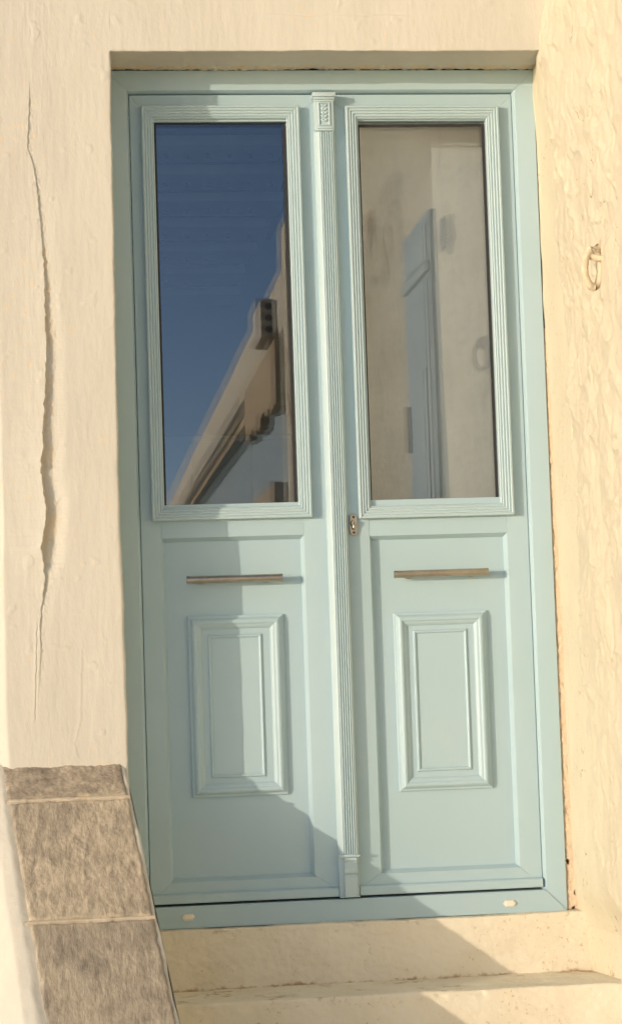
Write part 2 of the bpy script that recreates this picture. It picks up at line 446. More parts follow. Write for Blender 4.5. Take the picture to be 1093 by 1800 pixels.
# ------------------------------------------------------------------ side wall on the right
side = thing('side_wall', 'rough sunlit plaster wall standing square to the blue door, on its right', 'wall', (1.16, -3.6, -.86))


def side_disp(Q, Y):
    rough = sstep(.255, .285, -Y + .025 * perlin(Q * 7) + .008 * perlin(Q * 30))             # smooth trowelled band next to the door
    Wp = Q + .035 * np.stack([fbm(Q + 31, (6, 6, 6), 2), fbm(Q + 47, (6, 6, 6), 2), fbm(Q + 63, (6, 6, 6), 2)], -1)
    big = fbm(Wp, (3.2, 3.2, 2.2), 3)
    rid = 1 - np.abs(fbm(Wp + 3, (8, 8, 5.5), 3)) * 2.0
    rid2 = 1 - np.abs(fbm(Wp + 13, (19, 19, 13), 2)) * 1.9
    med = fbm(Wp + 8, (17, 17, 12), 4)
    patch = sstep(-.1, .5, fbm(Q + 71, (5, 5, 4), 2))
    d = .010 + .018 * big + 0.008 * np.clip(rid, 0, 1) ** 3 + .0026 * np.clip(rid2, 0, 1) ** 3 * patch + .0055 * med * (.3 + patch) + .0030 * np.abs(fbm(Q + 83, (24, 24, 15), 4)) + .0085 * np.abs(fbm(Q + 91, (8, 11, 5), 3)) + .007 * sstep(.25, .55, fbm(Q + 101, (9, 9, 4), 3)) + .0010 * fbm(Q, (70, 70, 60), 3)
    d = d * (1 - sstep(-1.40, -1.54, Q[..., 1]) * sstep(-2.36, -2.22, Q[..., 1]) * .9)
    sm = .003 * fbm(Q, (4, 4, 2), 3) + .0012 * fbm(Q, (30, 30, 14), 3)
    low = 1 - .4 * (1 - sstep(.2, 1.1, Q[..., 2]))                # calmer plaster low down
    return sm * (1 - rough) + d * rough * low, rough


SIDE_CRACKS = [[(-.532, 2.281), (-.539, 2.212), (-.508, 2.214)], [(-.226, 2.072), (-.218, 2.064)], [(-.213, 2.036), (-.203, 2.02)],
               [(-.246, 1.81), (-.257, 1.761)], [(-.256, 1.421), (-.272, 1.403)], [(-.299, .154), (-.290, .14), (-.282, .12)], [(-.252, 1.622), (-.244, 1.577)],
               [(-.259, 1.329), (-.250, 1.27), (-.232, 1.22), (-.229, 1.194)], [(-.21, 2.33), (-.20, 2.30), (-.205, 2.28)], [(-.57, 1.655), (-.585, 1.66)],
               [(-.25, 1.08), (-.262, 1.03), (-.255, 1.0)], [(-.545, 1.76), (-.548, 1.75)], [(-.182, 2.31), (-.19, 2.296), (-.185, 2.285)], [(-.10, 2.30), (-.04, 2.302)], [(-.665, 1.66), (-.68, 1.668)]]


def seg_dist(Yv, Zv, a, b):
    a = np.array(a); b = np.array(b); d = b - a; t = np.clip(((Yv - a[0]) * d[0] + (Zv - a[1]) * d[1]) / (d @ d), 0, 1)
    return np.hypot(Yv - a[0] - t * d[0], Zv - a[1] - t * d[1])


def side_face():
    ys = np.concatenate([np.arange(0.06, -.86, -.004), np.arange(-.87, -3.6, -.010), np.linspace(-3.62, -7.2, 120)])
    zs = np.arange(-.34, 2.60, .004)
    Yg, Zg = np.meshgrid(ys, zs, indexing='ij')
    x0 = np.interp(Zg, [-.1, 0, .56, 1.3, 1.55, 1.9, 2.3], [1.182, 1.1645, 1.161, 1.153, 1.148, 1.1445, 1.1435])
    x0 = x0 + (1 - sstep(-.16, .05, Zg)) * np.clip(-Yg, 0, .45) * .22
    top = sstep(2.0, 2.3, Zg) * (1 - sstep(2.3, 2.46, Zg))
    conv = -.024 * top * sstep(0, -.19, Yg) * (1 - sstep(-.25, -.5, Yg))
    X = x0 + conv + .004 * perlin(np.stack([Zg * 0, Zg * 0 + 7, Zg * 7], -1)) * (Yg > -.05)
    Q = np.stack([X * 0 + 1.15, Yg, Zg], -1)
    d, rough = side_disp(Q, Yg); dark = np.zeros_like(d)
    nj = .002 * perlin(Q * 60); near = Yg > -.86
    for c in SIDE_CRACKS:
        for a, b in zip(c[:-1], c[1:]):
            dd = seg_dist(Yg + nj, Zg + nj * .7, a, b); g = (1 - sstep(.0018, .0055, dd)) * near
            d = d - .006 * g; dark = np.maximum(dark, g)
    hc = hair(Q, (5, 5, 4), 6.1, .15) * near; d = d - .0025 * hc; dark = np.maximum(dark, .75 * hc)
    # a bead of plaster down the rough part
    bead = np.exp(-((Yg + .52 + .02 * perlin(np.stack([Zg * 3, Zg * 0, Zg * 0], -1))) / .018) ** 2) * sstep(.6, .9, Zg) * (1 - sstep(1.5, 1.7, Zg))
    d = d + .008 * bead * near
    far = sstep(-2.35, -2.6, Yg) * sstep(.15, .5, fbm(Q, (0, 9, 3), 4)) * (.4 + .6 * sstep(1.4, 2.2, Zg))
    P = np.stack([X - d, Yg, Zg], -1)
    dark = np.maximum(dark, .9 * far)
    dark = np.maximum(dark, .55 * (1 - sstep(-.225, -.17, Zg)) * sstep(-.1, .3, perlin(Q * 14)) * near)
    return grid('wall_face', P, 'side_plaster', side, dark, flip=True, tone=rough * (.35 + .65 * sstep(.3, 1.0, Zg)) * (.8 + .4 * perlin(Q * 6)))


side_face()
box('wall_block', (1.152, -7.2, 2.59), (1.6, .10, 3.45), 'side_plaster', side)
box('wall_block', (1.34, -7.2, -.9), (1.6, .10, 2.59), 'side_plaster', side)
box('wall_end', (1.14, -7.45, -.9), (1.62, -7.2, 3.46), 'white_wash', side, .03)


def mortar_strip():
    zs = np.arange(-.058, 1.56, .003); us = np.linspace(0, 1, 12)
    Zg, Ug = np.meshgrid(zs, us, indexing='ij')
    x1 = np.interp(Zg, [-.1, 0, .56, 1.3, 1.55], [1.19, 1.172, 1.168, 1.160, 1.152])
    X = 1.1425 + Ug * (x1 - 1.1425); Q = np.stack([X, X * 0, Zg], -1)
    Y = .002 + .004 * fbm(Q, (60, 60, 40), 3) + .012 * (Ug - .5) * -1
    hole = sstep(.42, .6, fbm(Q + 4, (45, 45, 22), 2)) * (sstep(.16, .05, Zg) * .8 + sstep(1.2, 1.4, Zg) * .7 + .15)
    Y = Y + .02 * hole
    return grid('mortar', np.stack([X, Y, Zg], -1), 'mortar', house, hole * 1.3, flip=True)


mortar_strip()

# iron ring, limewashed over, hanging on the side wall
rg = thing('wall_ring', 'limewashed iron ring hanging from a staple on the rough side wall', 'ring', (1.13, -.69, 1.655))


def tube(name, pts, r, material, parent, closed=False, seg=10, jit=0.0):
    pts = [Vector(p) for p in pts]; n = len(pts); v = []; f = []
    up = Vector((.3, .2, 1)).normalized()
    for i, p in enumerate(pts):
        t = (pts[(i + 1) % n] - pts[i - 1]) if closed else (pts[min(i + 1, n - 1)] - pts[max(i - 1, 0)])
        t.normalize(); a = t.cross(Vector((1, .35, 0)).normalized());
        if a.length < .2: a = t.cross(up)
        a.normalize(); b = t.cross(a); rr = r * (1 + jit * random.uniform(-1, 1))
        for k in range(seg):
            q = 2 * pi * k / seg; v.append(p + (a * cos(q) + b * sin(q)) * rr)
    for i in range(n if closed else n - 1):
        for k in range(seg):
            j = (i + 1) % n; f.append((i * seg + k, i * seg + (k + 1) % seg, j * seg + (k + 1) % seg, j * seg + k))
    if not closed: f += [tuple(range(seg)), tuple(range((n - 1) * seg, n * seg))]
    return mesh(name, v, f, material, parent, 60)


ca, sa = cos(radians(68)), sin(radians(68))
tube('ring', [(1.112 - .024 * cos(q) * sa, -.690 - .024 * cos(q) * ca, 1.594 + .044 * sin(q)) for q in np.linspace(0, 2 * pi, 36, endpoint=False)],
     .0100, 'limewashed_iron', rg, True, jit=.15)
tube('staple', [(1.155, -.678, 1.652), (1.128, -.682, 1.652), (1.108, -.686, 1.647), (1.103, -.690, 1.638), (1.108, -.694, 1.626), (1.125, -.698, 1.620), (1.155, -.700, 1.62)],
     .0085, 'limewashed_iron', rg, jit=.12)

# ------------------------------------------------------------------ steps
stairs = thing('stair_flight', 'worn cream plastered steps rising to the blue double door', 'steps', (.55, -.6, -.86))


def step_sheet(k, prof, r, seed, fillet):
    xs = np.arange(-.16, 1.30, .004)
    p, n, s = path(prof, .003, r)
    if n[0, 1] < 0: n = -n
    Xg = np.repeat(xs[:, None], len(p), 1); Y = np.repeat(p[None, :, 0], len(xs), 0); Z = np.repeat(p[None, :, 1], len(xs), 0)
    Q = np.stack([Xg, Y, Z], -1) + seed
    d = .004 * fbm(Q, (3, 3, 3), 3) + .0018 * fbm(Q, (14, 20, 20), 3) + .0008 * fbm(Q, (60, 60, 60), 2)
    d = d - .006 * sstep(.35, .7, fbm(Q + 3, (16, 16, 30), 3)) * np.exp(-((Y - prof[1][0]) / .012) ** 2) * np.exp(-((Z - prof[1][1]) / .02) ** 2)
    hc = hair(Q, (4.5, 4.5, 6), 3.3, .12); d = d - .0022 * hc
    P = np.stack([Xg, Y + n[None, :, 0] * d, Z + n[None, :, 1] * d], -1)
    zb = prof[-1][1]; yb = prof[0][0]
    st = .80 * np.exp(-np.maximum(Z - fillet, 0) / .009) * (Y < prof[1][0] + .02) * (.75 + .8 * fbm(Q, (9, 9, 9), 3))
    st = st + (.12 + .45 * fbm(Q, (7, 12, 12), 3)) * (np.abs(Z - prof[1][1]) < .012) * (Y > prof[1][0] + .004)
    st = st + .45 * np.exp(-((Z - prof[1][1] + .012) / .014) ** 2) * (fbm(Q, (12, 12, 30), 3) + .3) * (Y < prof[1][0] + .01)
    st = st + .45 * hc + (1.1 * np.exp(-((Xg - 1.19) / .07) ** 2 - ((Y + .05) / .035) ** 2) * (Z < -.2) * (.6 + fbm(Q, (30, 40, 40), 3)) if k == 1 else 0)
    return grid('step', P, 'step_plaster', stairs, np.clip(st, 0, 1.2))


step_sheet(0, [(.06, -.0605), (-.030, -.0615), (-.036, -.232)], .008, 0, -.222)
step_sheet(1, [(-.02, -.222), (-.275, -.2155), (-.285, -.395)], .014, 20, -.385)
step_sheet(2, [(-.27, -.385), (-.53, -.380), (-.54, -.56)], .014, 40, -.55)
step_sheet(3, [(-.52, -.55), (-.78, -.545), (-.79, -.72)], .014, 60, -.71)
step_sheet(4, [(-.77, -.71), (-1.03, -.705), (-1.04, -.88)], .014, 80, -.87)

# ------------------------------------------------------------------ stair parapet with its coping stones
par = thing('stair_parapet', 'sloping plastered parapet topped with rough coping stones, left of the steps', 'parapet', (-.2, -.6, -.86))
E1 = np.array([.105, -.583, -.568]); LEN = np.linalg.norm(E1); E1 = E1 / LEN
PN = np.cross([1, 0, 0], E1); PN /= np.linalg.norm(PN)
if PN[2] < 0: PN = -PN
OR = np.array([-.065, -.19, .398])


def on_slope(s, x, h):
    """s metres down the slope, x metres left (-) of the right edge line, h above the coping plane"""
    return OR + s[..., None] * E1 + x[..., None] * np.array([1., 0, 0]) + h[..., None] * PN


def coping_stone(s0, s1, xl0, xl1, material, seed, rough, label, jag):
    ss = np.linspace(0, 1, int((s1 - s0) / .0032)); uu = np.linspace(0, 1, 104)
    S, Ug = np.meshgrid(ss, uu, indexing='ij')
    q = np.stack([S * 0, Ug * 4 + seed, S * (s1 - s0) * 12 + seed], -1)
    xl = xl0 + (xl1 - xl0) * S + .004 * perlin(np.stack([S * 0, S * 0 + seed, S * 14], -1)); xr = -.003 + .0035 * perlin(np.stack([S * 0 + 2, S * 0 + seed, S * (s1 - s0) * 35], -1))
    X = xl + (xr - xl) * Ug
    a = s0 + jag * perlin(np.stack([Ug * 7, Ug * 0 + seed, Ug * 0], -1)); b = s1 + jag * perlin(np.stack([Ug * 6, Ug * 0 + seed + 3, Ug * 0], -1))
    Sm = a + (b - a) * S
    Q = np.stack([X, X * 0 + seed, Sm], -1)
    h = rough * (1.0 * fbm(Q, (9, 1, 7), 3) + .42 * fbm(Q + 4, (60, 1, 22), 4) + .25 * fbm(Q, (110, 1, 90), 2))
    ed = np.minimum(np.minimum(Sm - a, b - Sm), np.minimum(X - xl, xr - X))
    h = h - .010 * (1 - sstep(-.001, .012, ed)) ** 2 * (1.0 + .8 * fbm(Q, (30, 1, 30), 2)); h[0, :] -= .03; h[-1, :] -= .03; h[:, 0] -= .03; h[:, -1] -= .03
    st = np.clip((1 - sstep(0, .022, np.minimum(Sm - a, b - Sm))) * (perlin(Q * 22) + .35), 0, 1) * .8
    o = grid('coping_stone', on_slope(Sm, X, h), material, par, st)
    o['label'] = label
    return o


coping_stone(-.016, .110, -.318, -.312, 'stone_top', 1, .0032, 'brown weathered stone at the top of the slope', .004)
coping_stone(.1135, .5035, -.312, -.306, 'stone_mid', 5, .0030, 'buff chiselled stone in the middle', .003)
coping_stone(.5075, 1.02, -.306, -.300, 'stone_low', 9, .0024, 'grey smoother stone at the bottom', .0025)


def parapet_body():
    ss = np.concatenate([np.arange(-.02, 1.05, .005)])
    p, n, s = path([(-.85, -.62), (-.42, -.10), (-.352, -.012), (-.322, -.003), (-.30, -.008), (-.02, -.008), (.002, -.006), (.006, -.05)], .004, .008)
    S, _ = np.meshgrid(ss, s, indexing='ij'); X = np.repeat(p[None, :, 0], len(ss), 0); H = np.repeat(p[None, :, 1], len(ss), 0)
    Q = np.stack([X, H, S], -1); d = .004 * fbm(Q, (7, 7, 5), 3) + .0014 * fbm(Q, (30, 30, 22), 3)
    inside = (X > -.30) & (X < -.02); d = np.where(inside, d * .35, d)
    if n[len(n) // 2, 1] < 0: n = -n
    P = on_slope(S, X + n[None, :, 0] * d, H + n[None, :, 1] * d)
    grid('plaster_body', P, 'front_plaster', par, np.zeros_like(S))
    # vertical right flank towards the steps
    v = []; f = []
    for s_ in (-.02, 1.05):
        c = on_slope(np.array(s_), np.array(.0045), np.array(-.012)); v += [tuple(c), (c[0] - .004, c[1], -.87)]
    mesh('plaster_flank', v, [(0, 2, 3, 1)], 'front_plaster', par)


parapet_body()


def pointing(s0, s1, seed):
    uu = np.linspace(0, 1, 90); ww = np.linspace(0, 1, 9); W_, Ug = np.meshgrid(ww, uu, indexing='ij')
    X = -.316 + .314 * Ug; jl = .004 * perlin(np.stack([Ug * 9, Ug * 0 + seed, Ug * 0], -1)) + .003 * perlin(np.stack([Ug * 30, Ug * 0 + seed, Ug * 0], -1))
    S = s0 + (s1 - s0) * W_ + jl * (W_ * 2 - 1)
    Q = np.stack([X, X * 0, S], -1)
    grid('pointing', on_slope(S, X, .0015 + .0015 * fbm(Q, (60, 60, 60), 3) - .008 * (np.abs(W_ - .5) * 2) ** 4), 'pointing', par)


pointing(.106, .118, 1); pointing(.500, .511, 6)

# ------------------------------------------------------------------ door frame
frame = thing('door_frame', 'pale blue door frame set into the cream wall, with a flat threshold bar', 'door frame', (.54, 0, -.06))
FP = [(0, -.05), (0, 0), (.0535, 0), (.055, -.0008), (.0615, -.012), (.0625, -.05)]
g = .0004
bar_v('jamb', -.0625, 1, FP, -.0615 + .0615 + g - .0615, 2.2995 - g, 0 + .0615 / .0625 * 0 + .98, 1, 0, 'door', frame)
bar_v('jamb', 1.1425, -1, FP, -.0615 + g, 2.2995 - g, .98, 1, 0, 'door', frame)
bar_h('head', 2.2995, -1, FP, -.0625 + g, 1.1425 - g, 1, 1, 0, 'door', frame)
bar_h('threshold', -.0605, 1, [(0, -.05), (0, .003), (.056, .003), (.0590, .0005), (.0590, -.05)], -.0620 + g, 1.142 - g, 1, 1, 0, 'door', frame)
for cx, cz in ((.0995, -.0305), (.9817, -.0392 + .005)):
    w, h = .0185, .0092
    pl = []
    for (fx, fz) in ((-1, 0), (-.62, .95), (.62, .95), (1, 0), (.62, -.95), (-.62, -.95)): pl.append((cx + fx * w, cz + fz * h))
    v = [(x, -.003, z) for x, z in pl] + [(cx + (x - cx) * .93, -.0075, cz + (z - cz) * .9) for x, z in pl] + [(cx + (x - cx) * .6, -.0092, cz + (z - cz) * .5) for x, z in pl]
    f = [(i, (i + 1) % 6, 6 + (i + 1) % 6, 6 + i) for i in range(6)] + [(6 + i, 6 + (i + 1) % 6, 12 + (i + 1) % 6, 12 + i) for i in range(6)] + [tuple(range(12, 18))]
    c = mesh('drain_cap', v, f, 'cream_plastic', frame); c['label'] = 'small cream six-sided cap'
box('seal', (.0005, .030, -.004), (1.0795, .06, -.0005), 'gasket_shade', frame)

# ------------------------------------------------------------------ door leaves
YL = .014            # leaf face
YP = .0345           # sunk panel face


def reed(w, h0, h1, nreed, edge=.0028):
    """profile of a stepped, reeded moulding going from outer edge (t=0) to the glass (t=w)"""
    pr = [(0, -.002), (0, h0 - .0015), (.0012, h0)]
    sp = (w - edge - .0015) / nreed
    for k in range(nreed):
        t0 = .0012 + k * sp; hh = h0 + (h1 - h0) * k / (nreed - 1)
        pr += [(t0 + .0004, hh - .0008), (t0 + .0014, hh), (t0 + sp * .5, hh + .0003), (t0 + sp - .0038, hh - .0002), (t0 + sp - .0026, hh - .0014), (t0 + sp - .0020, hh - .0046), (t0 + sp - .0006, hh - .0048)]
    pr += [(w - edge, h1 - .003), (w, h1 - .006), (w, -.02)]
    return pr


def leaf(x0, x1, sl_w, sr_w, glass, mould, panel, field, inner, label, handle, bar_x, loc):
    T = thing('door_leaf', label, 'door', loc, 'the two leaves of the double door')
    ztop, zbot = 2.2335, .004
    th, bh = .075, .0665

    def sp(w): return [(0, -.045), (0, -.0008), (.001, 0), (w - .0105, 0), (w - .0095, -.0004), (w - .001, -.0195), (w, -.0215)]
    gp = .00035
    bar_v('stile', x0, 1, sp(sl_w), zbot + gp, ztop - gp, bh / sl_w, th / sl_w, YL, 'door', T)
    bar_v('stile', x1, -1, sp(sr_w), zbot + gp, ztop - gp, bh / sr_w, th / sr_w, YL, 'door', T)
    bar_h('top_rail', ztop, -1, [(0, -.045), (0, 0), (th, 0), (th, -.03)], x0 + gp, x1 - gp, sl_w / th, sr_w / th, YL, 'door', T)
    bar_h('bottom_rail', zbot, 1, [(0, -.045), (0, 0), (bh - .010, 0), (bh, -.0215)], x0 + gp, x1 - gp, sl_w / bh, sr_w / bh, YL, 'door', T)
    px0, px1, pz0, pz1 = panel
    xm0, xm1 = x0 + sl_w - .0098, x1 - sr_w + .0098
    v = [(xm0 + .0008, YL, 1.088), (xm1 - .0008, YL, 1.088), (xm0 + .0008, YL, pz1), (xm1 - .0008, YL, pz1), (xm0 + .0105, YP, pz1 - .011), (xm1 - .0105, YP, pz1 - .011)]
    mesh('mid_rail', v, [(0, 1, 3, 2), (2, 3, 5, 4)], 'door', T)
    box('panel_board', (x0 + sl_w - .012, YP, .05), (x1 - sr_w + .012, YP + .012, 1.01), 'door', T)
    # raised panel
    fx0, fx1, fz0, fz1 = field
    rp = box('raised_panel', (fx0 + .03, YP - .006, fz0 + .03), (fx1 - .03, YP + .002, fz1 - .03), 'door', T, .0008, 1)
    prof = [(0, -.001), (.0003, .0075), (.002, .009), (.0055, .0095), (.0075, .011), (.010, .0165), (.0135, .0195), (.0175, .0205), (.0215, .0195), (.0245, .017),
            (.0255, .0150), (.0275, .0148), (.0325, .0115), (.0365, .0085), (.0375, .0065), (.040, .0062)]
    ring(('moulding_bar',) * 4, fx0, fx1, fz0, fz1, prof, YP, 'door', rp, .0001)
    ix0, ix1, iz0, iz1 = inner
    bead = [(0, .0055), (.0008, .0085), (.003, .0108), (.0055, .0112), (.008, .0098), (.0095, .0072), (.010, .0055)]
    ring(('bead',) * 4, ix0, ix1, iz0, iz1, bead, YP, 'door', rp, .0001)
    # glazing
    mx0, mx1, mz0, mz1 = mould; gx0, gx1, gz0, gz1 = glass; w = gx0 - mx0
    ring(('glazing_moulding',) * 4, mx0, mx1, mz0, mz1, reed(w, .0225, .0145, 4), YL, 'trim', T, .0003)
    gy = YL + .014
    for y, rx, rz in ((gy, 0, 0), (gy + .018, radians(.05), radians(.11))):
        o = box('glass_pane', (gx0 - .01, -.002, gz0 - .01), (gx1 + .01, .002, gz1 + .01), 'glass', T)
        c = Vector(((gx0 + gx1) / 2, 0, (gz0 + gz1) / 2))
        o.data.transform(Matrix.Translation(c + Vector((0, y, 0))) @ Matrix.Rotation(rz, 4, 'Z') @ Matrix.Rotation(rx, 4, 'X') @ Matrix.Translation(-c))
    gk = [(0, -.02), (0, -.0105), (.0068, -.0105), (.0068, -.02)]
    ring(('gasket_shade',) * 4, gx0 - .0005, gx1 + .0005, gz0 - .0005, gz1 + .0005, gk, YL, 'gasket_shade', T)  # gasket widened so its black paints the shaded reveal's edge round the glass
    # pull handle
    hx0, hx1, hz = handle; hy = YP - .041
    hd = cyl('pull_handle', (hx0, hy, hz), (hx1, hy, hz), .0102, 'bronze', T, 32)
    cyl('end_cap', (hx0 - .0015, hy, hz), (hx0 + .004, hy, hz), .0108, 'bronze', hd, 28, .001)
    cyl('end_cap', (hx1 - .004, hy, hz), (hx1 + .0015, hy, hz), .0108, 'bronze', hd, 28, .001)
    for px in (hx0 + .042, hx1 - .042):
        cyl('handle_post', (px, hy, hz - .002), (px, YP, hz - .002), .0065, 'bronze', hd, 18, .0008)
        cyl('rose', (px, YP - .005, hz - .002), (px, YP, hz - .002), .0105, 'bronze', hd, 20, .001)
    # weather bar along the foot
    wp = [(0, .0), (0, .0125), (.003, .0145), (.021, .0145), (.0245, .011), (.0265, .0)]
    bar_h('weather_bar', .0055, 1, wp, bar_x[0], bar_x[1], 0, 0, YL, 'door', T)
    return T


L = leaf(.0008, .5405, .0645, .1010, (.0668, .4335, 1.0795, 2.1610), (.0325, .4715, 1.0445, 2.1990), (.062, .440, .070, .9975),
         (.1220, .3845, .2860, .7815), (.1750, .3245, .3370, .7290),
         'left pale blue door leaf, crossed by shadow, with the fluted pilaster along its edge', (.1225, .3825, .8805), (.0045, .512), (.27, .014, 0))
Rl = leaf(.5435, 1.0793, .0975, .0700, (.6375, .9998, 1.0735, 2.1510), (.6025, 1.0375, 1.0365, 2.1970), (.632, 1.0085, .066, .9885),
          (.6920, .9530, .2805, .7740), (.7440, .8970, .3330, .7245),
          'right pale blue door leaf, mostly in sun, with the bronze keyhole plate', (.6945, .9555, .8795), (.570, 1.0775), (.81, .014, 0))

# pilaster on the meeting edge of the left leaf
PX0, PX1 = .5125, .5690
pil = bpy.data.objects  # placeholder name kept local


def pilaster():
    w = PX1 - PX0
    pr = [(0, 0), (0, .0105), (.0015, .0140), (.0125, .0262), (.0140, .0272), (.0150, .0245)]
    k = 5; a, b = .0155, w - .0095; sp = (b - a) / k
    for i in range(k):
        for j in range(6):
            q = j / 5; pr.append((a + i * sp + .0006 + q * (sp - .0012), .0248 + .0046 * sin(pi * q)))
        if i < k - 1: pr.append((a + (i + 1) * sp, .0228))
    pr += [(w - .0098, .0262), (w - .0085, .0290), (w - .006, .0285), (w - .002, .022), (w, .014), (w, 0)]
    sh = bar_v('pilaster', PX0, 1, pr, .1185, 2.1265, 0, 0, YL, 'trim', L, 50)
    # capital: stepped cornice over a recessed tablet with a little carved spray
    cx = (PX0 + PX1) / 2
    box('capital_block', (PX0 + .001, YL - .030, 2.1255), (PX1 - .001, YL, 2.2185), 'trim', sh, .002)
    box('capital_rim', (PX0 + .004, YL - .035, 2.1225), (PX1 - .003, YL, 2.1285), 'trim', sh, .002)
    box('capital_rim', (PX0 + .0065, YL - .0325, 2.1295), (PX1 - .0055, YL - .001, 2.1345), 'trim', sh, .0015)
    for z0, z1, o_, dp in ((2.2055, 2.2115, -.001, .033), (2.2118, 2.2178, .0015, .0365), (2.2181, 2.2305, .004, .041)):
        box('cornice', (PX0 - o_, YL - dp, z0), (PX1 + o_ + .001, YL, z1), 'trim', sh, .002)
    tp = [(0, 0), (0, .0035), (.002, .0045), (.0035, .002), (.0045, 0)]
    ring(('tablet_rim',) * 4, cx - .0165, cx + .0165, 2.1375, 2.2035, tp, YL - .030, 'trim', sh, 0)
    for i in range(5):
        zc = 2.1495 + i * .0105
        for s_ in (-1, 1):
            bm = bmesh.new(); bmesh.ops.create_icosphere(bm, subdivisions=2, radius=1)
            mt = Matrix.Translation((cx + s_ * .0042, YL - .0305, zc + .003)) @ Matrix.Rotation(s_ * radians(-38), 4, 'Y') @ Matrix.Diagonal((.0072, .0048, .0030, 1))
            bmesh.ops.transform(bm, matrix=mt, verts=bm.verts); me = bpy.data.meshes.new('carved_leaf'); bm.to_mesh(me); bm.free()
            me.polygons.foreach_set('use_smooth', [True] * len(me.polygons)); link('carved_leaf', me, 'trim', sh)
    # base: fillet, scroll bracket and plinth
    box('base_fillet', (PX0 - .001, YL - .036, .1125), (PX1 + .001, YL, .1190), 'trim', sh, .0018)
    box('base_plate', (PX0 + .001, YL - .016, .0025), (PX1 - .001, YL, .1124), 'trim', sh, .0015)
    sc = [(-.012, .1115), (-.034, .1115), (-.034, .1045), (-.031, .1025), (-.029, .0985), (-.030, .0945), (-.0335, .0885), (-.0365, .082), (-.0372, .076), (-.036, .0705),
          (-.0325, .0668), (-.0285, .0655), (-.0285, .0615), (-.0305, .0600), (-.0305, .0055), (-.012, .0055)]
    x0, x1 = PX0 + .0145, PX1 - .0085; n = len(sc)
    v = [(x0, YL + y, z) for y, z in sc] + [(x1, YL + y, z) for y, z in sc]
    mesh('scroll_bracket', v, [tuple(range(n)), tuple(range(2 * n - 1, n - 1, -1))] + [(i, (i + 1) % n, n + (i + 1) % n, n + i) for i in range(n)], 'trim', sh, 25)
    box('base_rim', (PX0 + .0005, YL - .024, .0030), (PX1 - .0005, YL - .001, .0068), 'trim', sh, .001)


pilaster()

# keyhole plate on the right leaf
def stadium(cx, cz, w, h, n=14):
    pts = [(cx + w * cos(a), cz + (h - w) + w * sin(a)) for a in np.linspace(0, pi, n)]
    return pts + [(cx + w * cos(a), cz - (h - w) + w * sin(a)) for a in np.linspace(pi, 2 * pi, n)]


kx, kz = .5872, 1.0205
pts = stadium(kx, kz, .0112, .0305); ptm = stadium(kx, kz, .0100, .0293)
n = len(pts); v = [(x, YL, z) for x, z in pts] + [(x, YL - .0055, z) for x, z in pts] + [(x, YL - .0075, z) for x, z in ptm]
esc = mesh('keyhole_plate', v, [(i, (i + 1) % n, n + (i + 1) % n, n + i) for i in range(n)] + [(n + i, n + (i + 1) % n, 2 * n + (i + 1) % n, 2 * n + i) for i in range(n)] + [tuple(range(2 * n, 3 * n))], 'bronze', Rl, 40)
cyl('key_recess', (kx - .001, YL - .0070, kz + .004), (kx - .001, YL - .0082, kz + .004), .0088, 'dark_metal', esc, 20, 0)
box('key_recess', (kx - .0062, YL - .0081, kz - .013), (kx + .0042, YL - .0070, kz + .004), 'dark_metal', esc)
cyl('key_cylinder', (kx, YL - .005, kz + .0045), (kx, YL - .0165, kz + .0045), .0074, 'bronze', esc, 22, .001)
box('keyway', (kx - .0008, YL - .0170, kz + .0005), (kx + .0008, YL - .0160, kz + .0085), 'dark_metal', esc)
box('cylinder_tail', (kx - .0040, YL - .0150, kz - .0125), (kx + .0040, YL - .006, kz + .001), 'bronze', esc, .003, 3)
for dz in (.0215, -.0215): cyl('plate_screw', (kx, YL - .006, kz + dz), (kx, YL - .0080, kz + dz), .0034, 'dark_metal', esc, 14, .0005)

# ------------------------------------------------------------------ things inside the room, seen through the glass
ceil = thing('boarded_ceiling', 'dark blue stepped boards with pegs behind the left pane', 'ceiling boards', (.2, 1.1, 2.2))
ends = [.47, .475, .465, .42, .37, .325, .30]
for i in range(7):
    y = .39 + i * .22; z = 2.190 - i * .036
    b = box('ceiling_board', (-.35, y, z), (ends[i] + .02 * i, y + .218, z + .03), 'blue_board', ceil, .003)
    if i < 6:
        nn = [6, 6, 5, 5, 3, 2][i]
        for k in range(nn):
            x = .116 + i * .006 + k * (.064 + .002 * i); cyl('peg', (x, y + .11, z + .002), (x + .003, y + .105, z - .012), .0058, 'dark_metal', b, 8, 0)
box('ceiling_beam', (-.36, .36, 2.225), (.56, 1.95, 2.30), 'room_paint', ceil)
bl = thing('fill_blind', 'added pale cloth blind that brightens the right pane from behind', 'blind', (.82, .16, .9))  # unseen blind, added to lighten the right pane
ug, zg = np.meshgrid(np.linspace(.60, 1.06, 60), np.linspace(1.0, 2.24, 40), indexing='ij')
grid('cloth', np.stack([ug, .16 + .003 * perlin(np.stack([ug * 9, ug * 0, zg * 1.5], -1)), zg], -1), 'fill_blind_cloth', bl)
cyl('roller', (.59, .175, 2.26), (1.07, .175, 2.26), .022, 'fill_blind_cloth', bl)
cup = thing('blue_cupboard', 'tall dim blue cupboard inside, low behind the left pane', 'cupboard', (.35, 1.6, -.06))
box('carcass', (.0, 1.35, -.06), (.62, 1.8, 1.42), 'blue_board', cup, .004)
for k in range(3): box('cupboard_door', (.01 + k * .203, 1.325, .0), (.208 + k * .203, 1.348, 1.40), 'blue_board', cup, .004)

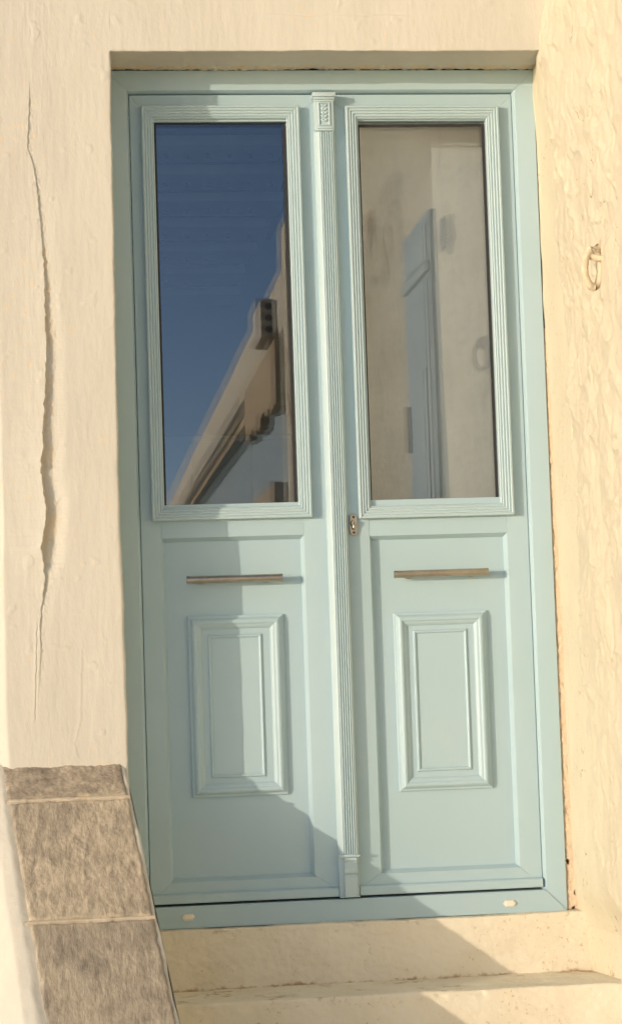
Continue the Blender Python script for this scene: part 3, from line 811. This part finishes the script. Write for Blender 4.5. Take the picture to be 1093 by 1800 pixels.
# ------------------------------------------------------------------ along the alley: seen mirrored in the panes
dr = thing('alley_door', 'blue panelled door in the rough side wall, mirrored in the right pane', 'door', (1.14, -1.88, -.86))
box('door_frame', (1.115, -2.18, -.86), (1.17, -1.58, 2.27), 'alley_blue', dr, .006)
box('door_board', (1.108, -2.11, -.82), (1.116, -1.65, 2.03), 'alley_blue', dr, .004)
box('fanlight', (1.108, -2.11, 2.10), (1.116, -1.65, 2.23), 'alley_blue', dr, .004)
box('transom', (1.100, -2.16, 2.045), (1.116, -1.60, 2.085), 'alley_blue', dr, .004)
for k in range(2): box('door_panel', (1.102, -2.06, -.6 + k * 1.25), (1.109, -1.70, .45 + k * 1.25), 'alley_blue', dr, .006)
cyl('pull_handle', (1.098, -2.08, 1.42), (1.098, -2.08, 1.60), .012, 'dark_metal', dr)
vt = thing('wall_vent', 'round louvred vent on the side wall, mirrored in the right pane', 'vent', (1.15, -1.23, 2.10))
cyl('vent_hood', (1.17, -1.23, 2.10), (1.105, -1.23, 2.10), .070, 'grey_plastic', vt, 32, .006)
for k in range(9):
    z = 2.10 - .052 + k * .013; hw = math.sqrt(max(.064 ** 2 - (z - 2.10) ** 2, 1e-4)) * .92
    box('louvre', (1.098, -1.23 - hw, z - .0032), (1.1045, -1.23 + hw, z + .0032), 'dark_metal', vt)
nh = thing('neighbour_house', 'whitewashed house down the alley, mirrored in the left pane', 'house', (1.5, -18, -.86))
box('wall', (1.62, -40, -.9), (6, -8.3, 3.10), 'alley_blue', nh)  # dark blue colour stands in for the shade on this wall
box('parapet', (1.30, -40.1, 3.06), (6, -8.2, 3.50), 'white_wash', nh, .03)
box('cornice', (1.42, -40.1, 2.98), (1.62, -8.25, 3.06), 'beige_wash', nh, .01)
for k in range(8): box('shutter', (1.58, -9.8 - k * 3.2, -.8), (1.62, -8.6 - k * 3.2, 2.2), 'blue_board', nh, .01)  # shutters added to give the shaded front its dim blue look
aw = thing('reed_awning', 'beige reed awning hung under the white parapet down the alley, mirrored in glass', 'awning', (1.3, -10.5, 2.7))
for k in range(26):
    y = -9.3 - k * .12; dz = .10 * perlin(np.array([k * .7, .3, 2.2])) ; box('reed_bundle', (1.24, y - .055, 2.52 + dz), (1.36, y + .055, 3.0), 'beige_wash', aw, .01)
rl = thing('wooden_beam', 'pale wooden beam along the house front down the alley, mirrored in glass', 'beam', (1.3, -10.5, 1.75))
box('beam', (1.15, -12.6, 1.66), (1.40, -8.6, 1.86), 'beige_wash', rl, .01)
box('bracket', (1.38, -12.4, 1.40), (1.60, -12.25, 1.72), 'beige_wash', rl, .01); box('bracket', (1.38, -8.95, 1.40), (1.60, -8.8, 1.72), 'beige_wash', rl, .01)
ac = thing('air_conditioner', 'pale air conditioning unit on the house down the alley, mirrored in glass', 'air conditioner', (1.2, -9.9, 3.1))
box('casing', (1.17, -10.3, 3.06), (1.298, -9.6, 3.36), 'grey_plastic', ac, .02)
for k in range(3): cyl('fan_grille', (1.235, -9.598, 3.12 + k * .09), (1.235, -9.585, 3.12 + k * .09), .026, 'dark_metal', ac, 24, 0)
for o in bpy.data.objects:
    if 'base' in o: del o['base']
